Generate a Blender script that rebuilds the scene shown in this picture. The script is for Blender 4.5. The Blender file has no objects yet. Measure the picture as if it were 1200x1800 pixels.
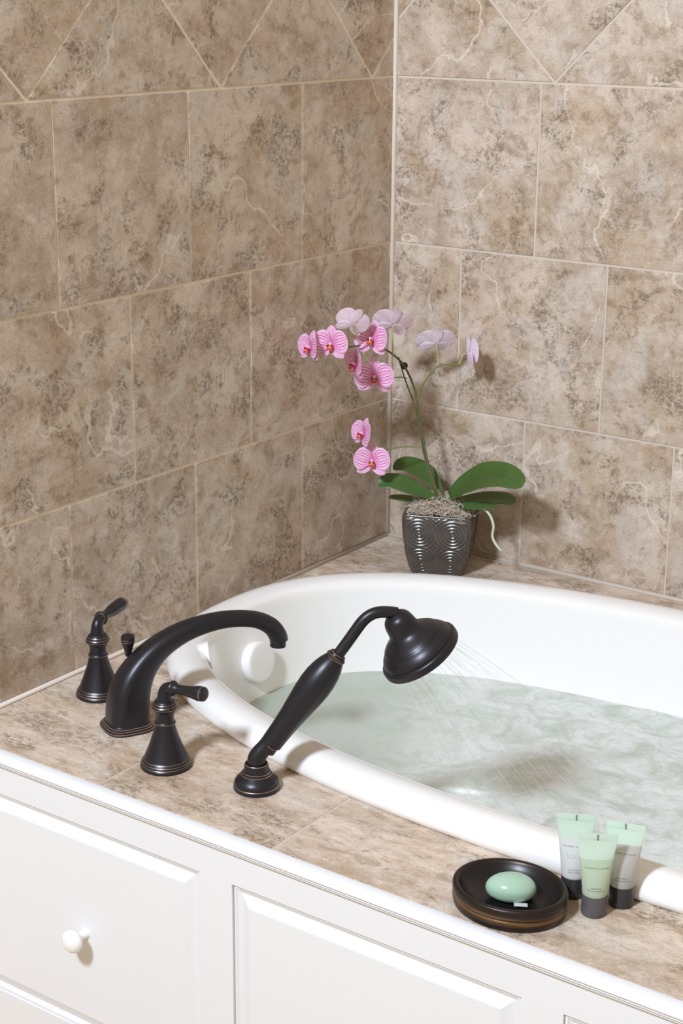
import bpy, bmesh, math, random
from mathutils import Vector, Matrix, noise

# ------------------------------------------------------------------ camera, world, light, exposure
S = 0.305            # one wall tile, metres
ZD = 0.53            # height of the tiled deck above the floor
scn = bpy.context.scene
COL = scn.collection
R = random.Random(7)

cam_data = bpy.data.cameras.new('camera')
cam = bpy.data.objects.new('camera', cam_data); COL.objects.link(cam); scn.camera = cam
cam_data.sensor_fit = 'VERTICAL'; cam_data.sensor_height = 36.0; cam_data.lens = 58.93
cam_data.clip_start = 0.05
YAW, PITCH, ROLL = -0.61914, 0.30488, 0.008304
fw = Vector((math.sin(YAW)*math.cos(PITCH), math.cos(YAW)*math.cos(PITCH), -math.sin(PITCH)))
rt = Vector((math.cos(YAW), -math.sin(YAW), 0)); up = rt.cross(fw)
r2 = math.cos(ROLL)*rt + math.sin(ROLL)*up; u2 = -math.sin(ROLL)*rt + math.cos(ROLL)*up
cam.matrix_world = Matrix((( r2.x, u2.x, -fw.x, 5.83662*S), (r2.y, u2.y, -fw.y, -8.70946*S), (r2.z, u2.z, -fw.z, 3.44735*S+ZD), (0,0,0,1)))

world = bpy.data.worlds.new('world'); scn.world = world; world.use_nodes = True
bg = world.node_tree.nodes['Background']; bg.inputs[0].default_value = (1.0, 0.81, 0.585, 1); bg.inputs[1].default_value = 0.47

def area(name, loc, target, size, power, color):
    l = bpy.data.lights.new(name, 'AREA'); l.shape = 'DISK'; l.size = size; l.energy = power; l.color = color
    o = bpy.data.objects.new(name, l); COL.objects.link(o); o.location = loc
    o.rotation_euler = (Vector(target)-Vector(loc)).to_track_quat('-Z', 'Y').to_euler(); return o
area('key_light', (0.62, -3.75, 3.35), (0.75, -0.65, 0.45), 0.50, 146, (0.88, 0.985, 1.15))

scn.view_settings.view_transform = 'Standard'; scn.view_settings.look = 'None'
scn.view_settings.exposure = 0.0; scn.view_settings.gamma = 1.0; scn.view_settings.use_curve_mapping = False

# ------------------------------------------------------------------ helpers
def W(x, y, z=0.0): return Vector((x*S, y*S, z*S+ZD))      # tile units to metres

def tag(o, label=None, cat=None, group=None, kind=None):
    if label: o['label'] = label
    if cat: o['category'] = cat
    if group: o['group'] = group
    if kind: o['kind'] = kind
    return o

def empty(name, loc, rot=(0,0,0)):
    o = bpy.data.objects.new(name, None); COL.objects.link(o); o.location = loc; o.rotation_euler = rot
    o.empty_display_size = .02
    return o

def obj(name, me, mats=None, parent=None, loc=None, rot=None):
    if mats is not None and not me.materials:
        for m in (mats if isinstance(mats, (list, tuple)) else [mats]): me.materials.append(m)
    o = bpy.data.objects.new(name, me); COL.objects.link(o)
    if parent is not None: o.parent = parent
    if loc is not None: o.location = loc
    if rot is not None: o.rotation_euler = rot
    return o

def mesh(name, v, f, smooth=False, mi=None):
    me = bpy.data.meshes.new(name); me.from_pydata([tuple(p) for p in v], [], f); me.update()
    if smooth: me.polygons.foreach_set('use_smooth', [True]*len(me.polygons))
    if mi: me.polygons.foreach_set('material_index', mi)
    return me

def fix(me, ang=None):
    bm = bmesh.new(); bm.from_mesh(me); bmesh.ops.recalc_face_normals(bm, faces=bm.faces)
    if ang:
        for e in bm.edges:
            if len(e.link_faces) == 2 and e.calc_face_angle(0) > ang: e.smooth = False
    bm.to_mesh(me); bm.free(); return me

def lathe(name, prof, n=64, mats=None, caps=True, ang=0.6, sx=1, sy=1):
    """prof: (radius, z[, material index of the band that starts here])"""
    v, f, mi = [], [], []
    for p in prof:
        for k in range(n):
            a = 2*math.pi*k/n; v.append((p[0]*math.cos(a)*sx, p[0]*math.sin(a)*sy, p[1]))
    for i in range(len(prof)-1):
        m = prof[i][2] if len(prof[i]) > 2 else 0
        for k in range(n):
            k2 = (k+1) % n; f.append((i*n+k, i*n+k2, (i+1)*n+k2, (i+1)*n+k)); mi.append(m)
    if caps:
        f.append(tuple(range(n))[::-1]); mi.append(0)
        f.append(tuple((len(prof)-1)*n+k for k in range(n))); mi.append(0)
    return fix(mesh(name, v, f, True, mi), ang)

def frames(pts):
    T = []
    for i in range(len(pts)):
        a = pts[max(0, i-1)]; b = pts[min(len(pts)-1, i+1)]; T.append((b-a).normalized())
    n = T[0].orthogonal().normalized(); N = []
    for t in T:
        n = (n - t*n.dot(t)).normalized(); N.append(n)
    return T, N

def catmull(P, k=6):
    """P: list of tuples of any length, smooth interpolation"""
    out = []; n = len(P)
    for i in range(n-1):
        p0, p1, p2, p3 = P[max(0, i-1)], P[i], P[i+1], P[min(n-1, i+2)]
        for j in range(k):
            t = j/k
            out.append(tuple(.5*((2*b)+(-a+c)*t+(2*a-5*b+4*c-d)*t*t+(-a+3*b-3*c+d)*t**3) for a, b, c, d in zip(p0, p1, p2, p3)))
    out.append(tuple(P[-1])); return out

def tube_data(pts, rad, n=12, V=None, F=None, caps=True):
    pts = [Vector(p) for p in pts]; V = [] if V is None else V; F = [] if F is None else F
    T, N = frames(pts); base = len(V)
    for i, p in enumerate(pts):
        r = rad[i] if hasattr(rad, '__len__') else rad
        b = T[i].cross(N[i])
        for k in range(n):
            a = 2*math.pi*k/n; V.append(p + (N[i]*math.cos(a)+b*math.sin(a))*r)
    for i in range(len(pts)-1):
        for k in range(n):
            k2 = (k+1) % n; F.append((base+i*n+k, base+i*n+k2, base+(i+1)*n+k2, base+(i+1)*n+k))
    if caps:
        F.append(tuple(base+k for k in range(n))[::-1]); F.append(tuple(base+(len(pts)-1)*n+k for k in range(n)))
    return V, F

def tube(name, pts, rad, n=12, smooth=True):
    V, F = tube_data(pts, rad, n); return fix(mesh(name, V, F, smooth), .7)

def axis_lathe(name, prof, p0, axis, n=48, ang=.6):
    """a lathe whose z axis runs along `axis` from p0 (in the parent's space)"""
    me = lathe(name, prof, n, ang=ang); q = Vector(axis).to_track_quat('Z', 'Y').to_matrix().to_4x4()
    me.transform(Matrix.Translation(p0) @ q); return me

def box_data(x0, x1, y0, y1, z0, z1, V, F):
    b = len(V)
    V += [(x0,y0,z0),(x1,y0,z0),(x1,y1,z0),(x0,y1,z0),(x0,y0,z1),(x1,y0,z1),(x1,y1,z1),(x0,y1,z1)]
    F += [(b,b+3,b+2,b+1),(b+4,b+5,b+6,b+7),(b,b+1,b+5,b+4),(b+1,b+2,b+6,b+5),(b+2,b+3,b+7,b+6),(b+3,b,b+4,b+7)]

def box(name, x0, x1, y0, y1, z0, z1, bev=0):
    V, F = [], []; box_data(x0,x1,y0,y1,z0,z1,V,F); me = mesh(name, V, F)
    if bev:
        bm = bmesh.new(); bm.from_mesh(me); bmesh.ops.bevel(bm, geom=bm.edges[:], offset=bev, segments=2, affect='EDGES', profile=.5)
        bm.to_mesh(me); bm.free()
    return me

# ------------------------------------------------------------------ materials
def new_mat(name):
    m = bpy.data.materials.new(name); m.use_nodes = True; nt = m.node_tree
    return m, nt, nt.nodes['Principled BSDF'], nt.nodes['Material Output']

def simple(name, col, rough=.5, metal=0, coat=0, bump=0, bscale=200, **kw):
    m, nt, p, o = new_mat(name)
    p.inputs['Base Color'].default_value = (*col, 1); p.inputs['Roughness'].default_value = rough
    p.inputs['Metallic'].default_value = metal; p.inputs['Coat Weight'].default_value = coat
    for k, v in kw.items(): p.inputs[k].default_value = v
    nz = nt.nodes.new('ShaderNodeTexNoise'); nz.inputs['Scale'].default_value = bscale
    tc = nt.nodes.new('ShaderNodeTexCoord'); nt.links.new(tc.outputs['Object'], nz.inputs['Vector'])
    b = nt.nodes.new('ShaderNodeBump'); b.inputs['Strength'].default_value = bump; b.inputs['Distance'].default_value = .001
    nt.links.new(nz.outputs['Fac'], b.inputs['Height']); nt.links.new(b.outputs['Normal'], p.inputs['Normal'])
    return m

class NB:
    def __init__(s, nt): s.nt = nt
    def n(s, t, **kw):
        x = s.nt.nodes.new(t)
        for k, v in kw.items():
            if k in x.inputs: x.inputs[k].default_value = v
            else: setattr(x, k, v)
        return x
    def l(s, a, b): s.nt.links.new(a, b)
    def math(s, op, a, b=None, clamp=False):
        x = s.nt.nodes.new('ShaderNodeMath'); x.operation = op; x.use_clamp = clamp
        for i, q in enumerate((a, b)):
            if q is None: continue
            if isinstance(q, (int, float)): x.inputs[i].default_value = q
            else: s.l(q, x.inputs[i])
        return x.outputs[0]
    def rng(s, v, a, b, c=0, d=1):
        x = s.nt.nodes.new('ShaderNodeMapRange'); x.interpolation_type = 'SMOOTHSTEP'
        s.l(v, x.inputs[0])
        for i, q in enumerate((a, b, c, d)): x.inputs[i+1].default_value = q
        return x.outputs[0]
    def mix(s, f, a, b):
        x = s.nt.nodes.new('ShaderNodeMix'); x.data_type = 'RGBA'
        if isinstance(f, (int, float)): x.inputs[0].default_value = f
        else: s.l(f, x.inputs[0])
        for i, q in ((6, a), (7, b)):
            if isinstance(q, tuple): x.inputs[i].default_value = (*q, 1)
            else: s.l(q, x.inputs[i])
        return x.outputs[2]

def tile_material(name, stretch=(1,1,1), tint=1.0, contrast=1.0, vein=1.0, rough=.42):
    m, nt, p, o = new_mat(name); b = NB(nt)
    tc = b.n('ShaderNodeTexCoord'); oi = b.n('ShaderNodeObjectInfo')
    mp = b.n('ShaderNodeMapping'); b.l(tc.outputs['Object'], mp.inputs['Vector']); mp.inputs['Scale'].default_value = stretch
    cx = b.n('ShaderNodeCombineXYZ'); b.l(b.math('MULTIPLY', oi.outputs['Random'], 37.0), cx.inputs[2]); b.l(b.math('MULTIPLY', oi.outputs['Random'], 11.0), cx.inputs[0])
    va = b.n('ShaderNodeVectorMath'); b.l(mp.outputs[0], va.inputs[0]); b.l(cx.outputs[0], va.inputs[1]); v = va.outputs[0]
    def nz(scale, det=6, rough=.6, dist=0, vec=v):
        x = b.n('ShaderNodeTexNoise', Scale=scale, Detail=det, Roughness=rough, Distortion=dist); b.l(vec, x.inputs['Vector']); return x.outputs['Fac']
    big = nz(8, 6, .6, .4); mid = nz(26, 9, .70, .4); fine = nz(135, 7, .78); patch = nz(12, 8, .70, .6); warm = nz(7, 5, .6, .3)
    med = nz(62, 6, .72, .3); grain = nz(360, 4, .7)
    t = tint
    c = b.mix(b.rng(big, .34, .66), (.47*t, .37*t, .285*t), (.67*t, .57*t, .475*t))
    c = b.mix(b.math('MULTIPLY', b.rng(warm, .48, .62), .52), c, (.47*t, .335*t, .205*t))
    c = b.mix(b.math('MULTIPLY', b.rng(mid, .51, .62), .58*contrast), c, (.29*t, .20*t, .125*t))
    c = b.mix(b.math('MULTIPLY', b.rng(mid, .47, .33), .50), c, (.74*t, .655*t, .58*t))
    cool = nz(9, 5, .6, .3)
    c = b.mix(b.math('MULTIPLY', b.rng(cool, .52, .64), .48), c, (.66*t, .605*t, .55*t))
    # mid size mottling
    c = b.mix(b.math('MULTIPLY', b.rng(med, .52, .64), .34*contrast), c, (.30*t, .21*t, .13*t))
    c = b.mix(b.math('MULTIPLY', b.rng(med, .46, .36), .28), c, (.78*t, .70*t, .62*t))
    # dark speckled mineral clusters
    sp = b.math('MULTIPLY', b.rng(patch, .515, .60), b.rng(fine, .48, .55))
    c = b.mix(b.math('MULTIPLY', sp, .64*contrast), c, (.13*t, .09*t, .055*t))
    # worm-like dark threads on the patch borders
    wv = nz(44, 6, .65, 1.2); thread = b.rng(b.math('ABSOLUTE', b.math('SUBTRACT', wv, .5)), .013, .0)
    c = b.mix(b.math('MULTIPLY', b.math('MULTIPLY', thread, b.rng(patch, .47, .56)), .68*contrast), c, (.13*t, .085*t, .05*t))
    # thin pale veins: iso-line of a warped low noise, broken up
    vw = nz(3.1, 6, .45, .25); vm = nz(5.5, 2, .5)
    line = b.rng(b.math('ABSOLUTE', b.math('SUBTRACT', vw, .50)), .0048, .0016)
    c = b.mix(b.math('MULTIPLY', b.math('MULTIPLY', line, b.rng(vm, .49, .56)), .50*vein), c, (.88*t, .80*t, .70*t))
    # fine grain
    c = b.mix(b.math('MULTIPLY', b.rng(grain, .52, .66), .34), c, (.26*t, .19*t, .125*t))
    c = b.mix(b.math('MULTIPLY', b.rng(grain, .45, .32), .34), c, (.88*t, .79*t, .68*t))
    b.l(c, p.inputs['Base Color'])
    p.inputs['Roughness'].default_value = rough; p.inputs['Specular IOR Level'].default_value = .35
    bp = b.n('ShaderNodeBump', Strength=.35, Distance=.0008); hsum = b.math('SUBTRACT', b.math('MULTIPLY', mid, 1.6), b.math('MULTIPLY', sp, .5))
    b.l(hsum, bp.inputs['Height']); b.l(bp.outputs['Normal'], p.inputs['Normal'])
    return m

M = {}
M['tile_wall'] = tile_material('wall_tile', tint=1.0)
M['tile_deck'] = tile_material('deck_tile', stretch=(.75, 1.5, 1), tint=1.14, contrast=.95, vein=.6)
M['grout'] = simple('grout', (.66, .585, .50), .85, bump=.5, bscale=500)
M['grout_left_lit'] = simple('grout_left_lit', (.84, .74, .60), .85, bump=.5, bscale=500)  # same grout as the back wall, its warm light painted in as paler colour
M['grout_deck'] = simple('grout_deck', (.64, .56, .48), .85, bump=.5, bscale=500)
M['caulk'] = simple('caulk', (.68, .60, .52), .5)
M['paint'] = simple('white_paint', (.82, .835, .865), .38, bump=.05, bscale=60)
M['acrylic'] = simple('white_acrylic', (.93, .93, .92), .14, coat=.3)
M['bronze'] = simple('oil_rubbed_bronze', (.027, .026, .032), .34, metal=.5, bump=.12, bscale=900, **{'Specular IOR Level': .6})
M['copper'] = simple('worn_copper_edge', (.40, .29, .235), .34, metal=.85)
M['pewter'] = simple('pewter_glaze', (.17, .16, .155), .24, metal=.75, bump=.2, bscale=700)
M['floor'] = simple('floor_tile', (.50, .38, .22), .6, bump=.2, bscale=40)
M['black'] = simple('black_plastic', (.035, .033, .036), .32)
M['grey_cap'] = simple('charcoal_plastic', (.095, .088, .100), .38)
M['soil'] = simple('dark_bark', (.05, .038, .028), .9, bump=.8, bscale=300)
M['moss'] = simple('spanish_moss', (.66, .57, .47), .85)
M['ink'] = simple('grey_print', (.16, .18, .17), .6)
M['ink_light'] = simple('pale_print', (.52, .55, .55), .6)

# leaf
m, nt, p, o = new_mat('orchid_leaf'); b = NB(nt)
tc = b.n('ShaderNodeTexCoord'); nzl = b.n('ShaderNodeTexNoise', Scale=30, Detail=3); b.l(tc.outputs['Object'], nzl.inputs['Vector'])
uvs = b.n('ShaderNodeSeparateXYZ'); b.l(tc.outputs['UV'], uvs.inputs[0])
mid = b.rng(b.math('ABSOLUTE', b.math('SUBTRACT', uvs.outputs[0], .5)), .0, .07)
c = b.mix(nzl.outputs['Fac'], (.035, .095, .018), (.065, .155, .032)); c = b.mix(mid, (.045, .11, .03), c)
b.l(c, p.inputs['Base Color']); p.inputs['Roughness'].default_value = .38; p.inputs['Subsurface Weight'].default_value = .05
M['leaf'] = m
M['stem'] = simple('green_stem', (.17, .22, .055), .5)
M['stem_dark'] = simple('olive_stem', (.115, .12, .045), .55)
M['pedicel'] = simple('pale_pedicel', (.55, .58, .22), .5)
M['root'] = simple('aerial_root', (.66, .74, .58), .6)
M['clip'] = simple('dark_clip', (.02, .018, .02), .3)

def petal_mat(name, base, vein, amount, freq=26.0):
    m, nt, p, o = new_mat(name); b = NB(nt)
    tc = b.n('ShaderNodeTexCoord'); s = b.n('ShaderNodeSeparateXYZ'); b.l(tc.outputs['UV'], s.inputs[0])
    nz = b.n('ShaderNodeTexNoise', Scale=7, Detail=3); b.l(tc.outputs['UV'], nz.inputs['Vector'])
    ph = b.math('ADD', b.math('MULTIPLY', s.outputs[0], freq), b.math('MULTIPLY', nz.outputs['Fac'], 4.5))
    st = b.rng(b.math('SINE', ph), .25, .85)
    edge = b.rng(b.math('ABSOLUTE', b.math('SUBTRACT', s.outputs[0], .5)), .5, .38)
    tip = b.rng(s.outputs[1], 1.0, .82)
    f = b.math('MULTIPLY', b.math('MULTIPLY', st, edge), b.math('MULTIPLY', tip, amount))
    c = b.mix(f, base, vein)
    c = b.mix(b.math('MULTIPLY', b.rng(s.outputs[1], .38, .0), .65*min(1, amount*1.4)), c, vein)
    b.l(c, p.inputs['Base Color']); p.inputs['Roughness'].default_value = .55
    p.inputs['Subsurface Weight'].default_value = .12; p.inputs['Subsurface Scale'].default_value = .01
    return m
M['petal'] = petal_mat('veined_pink_petal', (.88, .56, .78), (.66, .04, .29), .92, 52.0)
M['petal_back'] = petal_mat('pale_petal_back', (.84, .66, .74), (.74, .40, .58), .28, 18)
M['petal_pale'] = petal_mat('mauve_petal_back', (.82, .70, .80), (.72, .50, .68), .22, 18)
M['lip'] = simple('magenta_lip', (.55, .03, .13), .4)
M['lip_gold'] = simple('orange_lip_throat', (.80, .30, .07), .4)
M['column'] = simple('column_white', (.93, .78, .88), .35)

# water
def water_mat():
    m, nt, p, o = new_mat('bath_water'); nt.nodes.remove(p); b = NB(nt)
    geo = b.n('ShaderNodeNewGeometry'); tc = b.n('ShaderNodeTexCoord')
    att = b.n('ShaderNodeAttribute'); att.attribute_name = 'churn'
    nz = b.n('ShaderNodeTexNoise', Scale=16, Detail=9, Roughness=.62, Distortion=1.1); b.l(tc.outputs['Object'], nz.inputs['Vector'])
    nf = b.n('ShaderNodeTexNoise', Scale=85, Detail=6, Roughness=.7, Distortion=.6); b.l(tc.outputs['Object'], nf.inputs['Vector'])
    foam = b.math('MULTIPLY', b.math('MULTIPLY', b.rng(nz.outputs['Fac'], .30, .62), b.rng(nf.outputs['Fac'], .15, .55)), att.outputs['Fac'])
    bump = b.n('ShaderNodeBump', Strength=.75, Distance=.006)
    h = b.math('ADD', b.math('MULTIPLY', nz.outputs['Fac'], 1.0), b.math('MULTIPLY', nf.outputs['Fac'], .35))
    b.l(b.math('MULTIPLY', h, b.math('ADD', att.outputs['Fac'], .05)), bump.inputs['Height'])
    body = b.n('ShaderNodeBsdfDiffuse'); b.l(b.mix(b.rng(nz.outputs['Fac'], .35, .65), (.84, .95, .81), (.88, .97, .87)), body.inputs['Color']); b.l(bump.outputs[0], body.inputs['Normal'])
    tr = b.n('ShaderNodeBsdfTransparent'); tr.inputs[0].default_value = (.965, 1.0, .955, 1)
    m1 = b.n('ShaderNodeMixShader'); b.l(b.math('ADD', .42, b.math('MULTIPLY', att.outputs['Fac'], .12)), m1.inputs[0]); b.l(tr.outputs[0], m1.inputs[1]); b.l(body.outputs[0], m1.inputs[2])
    fo = b.n('ShaderNodeBsdfDiffuse'); fo.inputs[0].default_value = (.90, .94, .95, 1); b.l(bump.outputs[0], fo.inputs['Normal'])
    m2 = b.n('ShaderNodeMixShader'); b.l(b.math('MULTIPLY', foam, .72), m2.inputs[0]); b.l(m1.outputs[0], m2.inputs[1]); b.l(fo.outputs[0], m2.inputs[2])
    gl = b.n('ShaderNodeBsdfGlossy', Roughness=.05); b.l(bump.outputs[0], gl.inputs['Normal'])
    fr = b.n('ShaderNodeFresnel', IOR=1.33); b.l(bump.outputs[0], fr.inputs['Normal'])
    m3 = b.n('ShaderNodeMixShader'); b.l(fr.outputs[0], m3.inputs[0]); b.l(m2.outputs[0], m3.inputs[1]); b.l(gl.outputs[0], m3.inputs[2])
    b.l(m3.outputs[0], o.inputs['Surface']); return m
M['water'] = water_mat()
m, nt, p, o = new_mat('water_jet'); nt.nodes.remove(p); b = NB(nt)
tr = b.n('ShaderNodeBsdfTransparent'); df = b.n('ShaderNodeBsdfDiffuse'); df.inputs[0].default_value = (.93, .96, .97, 1); gl = b.n('ShaderNodeBsdfGlossy', Roughness=.1)
m1 = b.n('ShaderNodeMixShader'); m1.inputs[0].default_value = .09; b.l(tr.outputs[0], m1.inputs[1]); b.l(df.outputs[0], m1.inputs[2])
m2 = b.n('ShaderNodeMixShader'); m2.inputs[0].default_value = .05; b.l(m1.outputs[0], m2.inputs[1]); b.l(gl.outputs[0], m2.inputs[2]); b.l(m2.outputs[0], o.inputs['Surface'])
M['jet'] = m

def plastic(name, col, trans, rough=.3):
    m, nt, p, o = new_mat(name); b = NB(nt)
    p.inputs['Base Color'].default_value = (*col, 1); p.inputs['Roughness'].default_value = rough
    tl = b.n('ShaderNodeBsdfTranslucent'); tl.inputs[0].default_value = (*col, 1)
    tp = b.n('ShaderNodeBsdfTransparent'); tp.inputs[0].default_value = (*[min(1, c*1.05) for c in col], 1)
    a = b.n('ShaderNodeMixShader'); a.inputs[0].default_value = .35; b.l(p.outputs[0], a.inputs[1]); b.l(tl.outputs[0], a.inputs[2])
    c = b.n('ShaderNodeMixShader'); c.inputs[0].default_value = trans; b.l(a.outputs[0], c.inputs[1]); b.l(tp.outputs[0], c.inputs[2])
    b.l(c.outputs[0], o.inputs['Surface']); return m
M['mint'] = plastic('mint_plastic', (.83, .97, .89), .14)
M['gel_green'] = plastic('green_gel', (.70, .82, .66), .14)
M['lotion'] = plastic('white_lotion', (.86, .88, .89), .0)
M['gel_clear'] = plastic('clear_gel', (.76, .75, .72), .28)
M['soap'] = simple('green_glycerine_soap', (.40, .60, .46), .16, coat=.5, **{'Subsurface Weight': .35, 'Subsurface Scale': .012})
m, nt, p, o = new_mat('rubbed_bronze_dish'); b = NB(nt)
tc = b.n('ShaderNodeTexCoord'); mp = b.n('ShaderNodeMapping'); mp.inputs['Scale'].default_value = (6, 6, 260); b.l(tc.outputs['Object'], mp.inputs[0])
nz = b.n('ShaderNodeTexNoise', Scale=1.0, Detail=4); b.l(mp.outputs[0], nz.inputs['Vector'])
sz = b.n('ShaderNodeSeparateXYZ'); b.l(tc.outputs['Object'], sz.inputs[0])
band = b.math('MULTIPLY', b.rng(sz.outputs[2], .007, .011), b.rng(sz.outputs[2], .022, .016))
b.l(b.mix(b.math('MULTIPLY', b.math('MULTIPLY', band, b.rng(nz.outputs['Fac'], .42, .62)), .9), (.030, .021, .018), (.26, .13, .045)), p.inputs['Base Color'])
p.inputs['Roughness'].default_value = .34; p.inputs['Metallic'].default_value = .5
M['dish'] = m
M['dish_in'] = simple('dark_dish_inside', (.014, .012, .014), .33, metal=.3)

# ------------------------------------------------------------------ tiles
def inset_poly(P, d):
    n = len(P); out = []
    for i in range(n):
        a, b_, c = Vector(P[i-1]), Vector(P[i]), Vector(P[(i+1) % n])
        e1, e2 = (b_-a), (c-b_)
        if e1.length < 1e-9: e1 = e2
        if e2.length < 1e-9: e2 = e1
        e1.normalize(); e2.normalize(); n1 = Vector((-e1.y, e1.x)); n2 = Vector((-e2.y, e2.x))
        k = n1+n2; k = k/max(.35, k.dot(n1)) if k.length > 1e-6 else n1
        out.append(b_ + k*d)
    return out

def tile_mesh(P, t=.0009, ch=.0006, back=.004):
    """P: counter-clockwise 2D outline (metres)"""
    n = len(P); I = inset_poly(P, ch); V = [(p[0], p[1], -back) for p in P]+[(p[0], p[1], t-ch*.7) for p in P]+[(p.x, p.y, t) for p in I]
    F = [tuple(range(2*n, 3*n)), tuple(range(n))[::-1]]
    for i in range(n):
        j = (i+1) % n; F += [(i, j, n+j, n+i), (n+i, n+j, 2*n+j, 2*n+i)]
    return mesh('tile', V, F)

_cache = {}
def place_tile(poly, parent, basis, origin, mat, jit=.0003):
    """poly in plane coords (metres); basis = 3x3 columns; shares meshes between equal tiles"""
    cx = sum(p[0] for p in poly)/len(poly); cy = sum(p[1] for p in poly)/len(poly)
    key = (mat.name,)+tuple(round(q, 4) for p in poly for q in (p[0]-cx, p[1]-cy))
    if key not in _cache:
        me = tile_mesh([(p[0]-cx, p[1]-cy) for p in poly]); me.materials.append(mat); _cache[key] = me
    o = bpy.data.objects.new('tile', _cache[key]); COL.objects.link(o); o.parent = parent
    loc = Vector(origin) + basis @ Vector((cx, cy, R.uniform(-jit, jit)))
    o.matrix_local = Matrix.Translation(loc) @ basis.to_4x4() @ Matrix.Rotation(R.uniform(-.0006, .0006), 4, 'Z')
    return o

G = .0042      # grout width
def clip_poly(P, ax, lim, keep_greater):
    out = []
    for i in range(len(P)):
        a, b_ = P[i], P[(i+1) % len(P)]
        ia = (a[ax] >= lim) if keep_greater else (a[ax] <= lim); ib = (b_[ax] >= lim) if keep_greater else (b_[ax] <= lim)
        if ia: out.append(a)
        if ia != ib:
            t = (lim-a[ax])/(b_[ax]-a[ax]); out.append((a[0]+(b_[0]-a[0])*t, a[1]+(b_[1]-a[1])*t))
    return out

def wall_tiles(parent, basis, origin, length, firsts, points, sign):
    """plane coords: u = distance from the corner, v = height above the deck (tile units)"""
    rows = [(0.012, .920, firsts[2]), (.920, 1.920, firsts[1]), (1.920, 2.920, firsts[0])]
    g = G/2
    def put(P):
        Q = [(sign*p[0]*S, p[1]*S) for p in P]
        if sign < 0: Q = Q[::-1]
        place_tile(Q, parent, basis, origin, M['tile_wall'])
    gg = g/S
    for v0, v1, f in rows:
        us = [0.012]+[f+.986*k for k in range(40) if f+.986*k < length]+[length]
        for a, b_ in zip(us[:-1], us[1:]):
            if b_-a < .04: continue
            put([(a+gg, v0+gg), (b_-gg, v0+gg), (b_-gg, v1-gg), (a+gg, v1-gg)])
    # diamond band above: diamonds on their points and half tiles between
    hd = .703; v0 = 2.920+gg*.6; gd = gg*1.42; k0 = points
    ks = [k0+1.412*i for i in range(-3, 12)]
    for c in ks:
        cu, cv = c, v0+hd+.0
        shapes = [[(cu, cv-hd+gd), (cu+hd-gd, cv), (cu, cv+hd-gd), (cu-hd+gd, cv)],
                  [(cu+gd*1.6, v0+gg*.5), (cu+1.412-gd*1.6, v0+gg*.5), (cu+.706, v0+.706-gd)],
                  [(cu+gd*1.6, v0+2*hd), (cu+.706, v0+.706+gd), (cu+1.412-gd*1.6, v0+2*hd)]]
        for si, P in enumerate(shapes):
            P = clip_poly(P, 0, .012+gg, True)
            if len(P) >= 3: P = clip_poly(P, 0, length-gg, False)
            if len(P) >= 3 and max(p[0] for p in P)-min(p[0] for p in P) > .03:
                ar = sum(P[i][0]*P[(i+1) % len(P)][1]-P[(i+1) % len(P)][0]*P[i][1] for i in range(len(P)))
                if ar < 0: P = P[::-1]
                put(P)

LEFT_LEN, BACK_LEN = 5.6, 7.4
TOPZ = 2.92+1.42
# wall slabs: their face is the grout
wl = obj('wall_left', box('wall_left', -.10, -.0005, -LEFT_LEN*S, .0, 0, TOPZ*S+ZD), M['grout_left_lit']); tag(wl, 'brown stone-look tiled wall on the left of the bath', kind='structure')
wb = obj('wall_back', box('wall_back', -.10, BACK_LEN*S, .0005, .10, 0, TOPZ*S+ZD), M['grout']); tag(wb, 'pale stone-look tiled wall behind the orchid and bath', kind='structure')
wall_tiles(wb, Matrix(((1,0,0),(0,0,-1),(0,1,0))), (0, 0, ZD), BACK_LEN, (1.010, .508, .995), 1.097-1.412*1, 1)
wall_tiles(wl, Matrix(((0,0,1),(1,0,0),(0,1,0))), (0, 0, ZD), LEFT_LEN, (.939, .4355, .933), .245, -1)

fl = obj('floor', box('floor', -.1, 3.6, -3.6, .1, -.03, 0), M['floor']); tag(fl, 'tan floor in front of the bath cabinet', kind='structure')
# caulk beads
def bead(name, a, b_, r, n=3):
    V, F = tube_data([a, b_], r, 10); return mesh(name, V, F, True)
t = obj('trim_1', bead('trim_1', W(.006,-.006,0), W(.006,-.006,4.3), .0052), M['caulk']); tag(t, 'pale grout bead in the corner where both tiled walls meet', kind='structure')
t = obj('trim_2', bead('trim_2', W(.008,-.006,.004), W(.008,-3.78,.004), .0045), M['caulk']); tag(t, 'pale grout bead between deck and left wall', kind='structure')
t = obj('trim_3', bead('trim_3', W(.008,-.006,.003), W(6.2,-.006,.003), .0035), M['caulk']); tag(t, 'thin grout bead between deck and back wall', kind='structure')

# ------------------------------------------------------------------ tub outline
TCX, TCY, TA, TB, TN = 3.0, -1.801, 2.918, 1.459, 2.452
def outline(inset, t):
    a, b_ = TA-inset, TB-inset
    c, s_ = math.cos(t), math.sin(t)
    return (TCX+a*math.copysign(abs(c)**(2/TN), c), TCY+b_*math.copysign(abs(s_)**(2/TN), s_))
def y_edge(x, inset, side):
    q = abs(x-TCX)/(TA-inset)
    if q >= 1: return None
    return TCY+side*(TB-inset)*(1-q**TN)**(1/TN)

# ------------------------------------------------------------------ deck
DX = 6.25
dk = empty('tub_deck', (0, 0, 0)); tag(dk, 'stone-look tiled ledge that surrounds the white bath', 'deck')
V, F = [], []
hole = .07
xs = [TCX-(TA-hole)*math.cos(math.pi*k/96) for k in range(97)]
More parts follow.
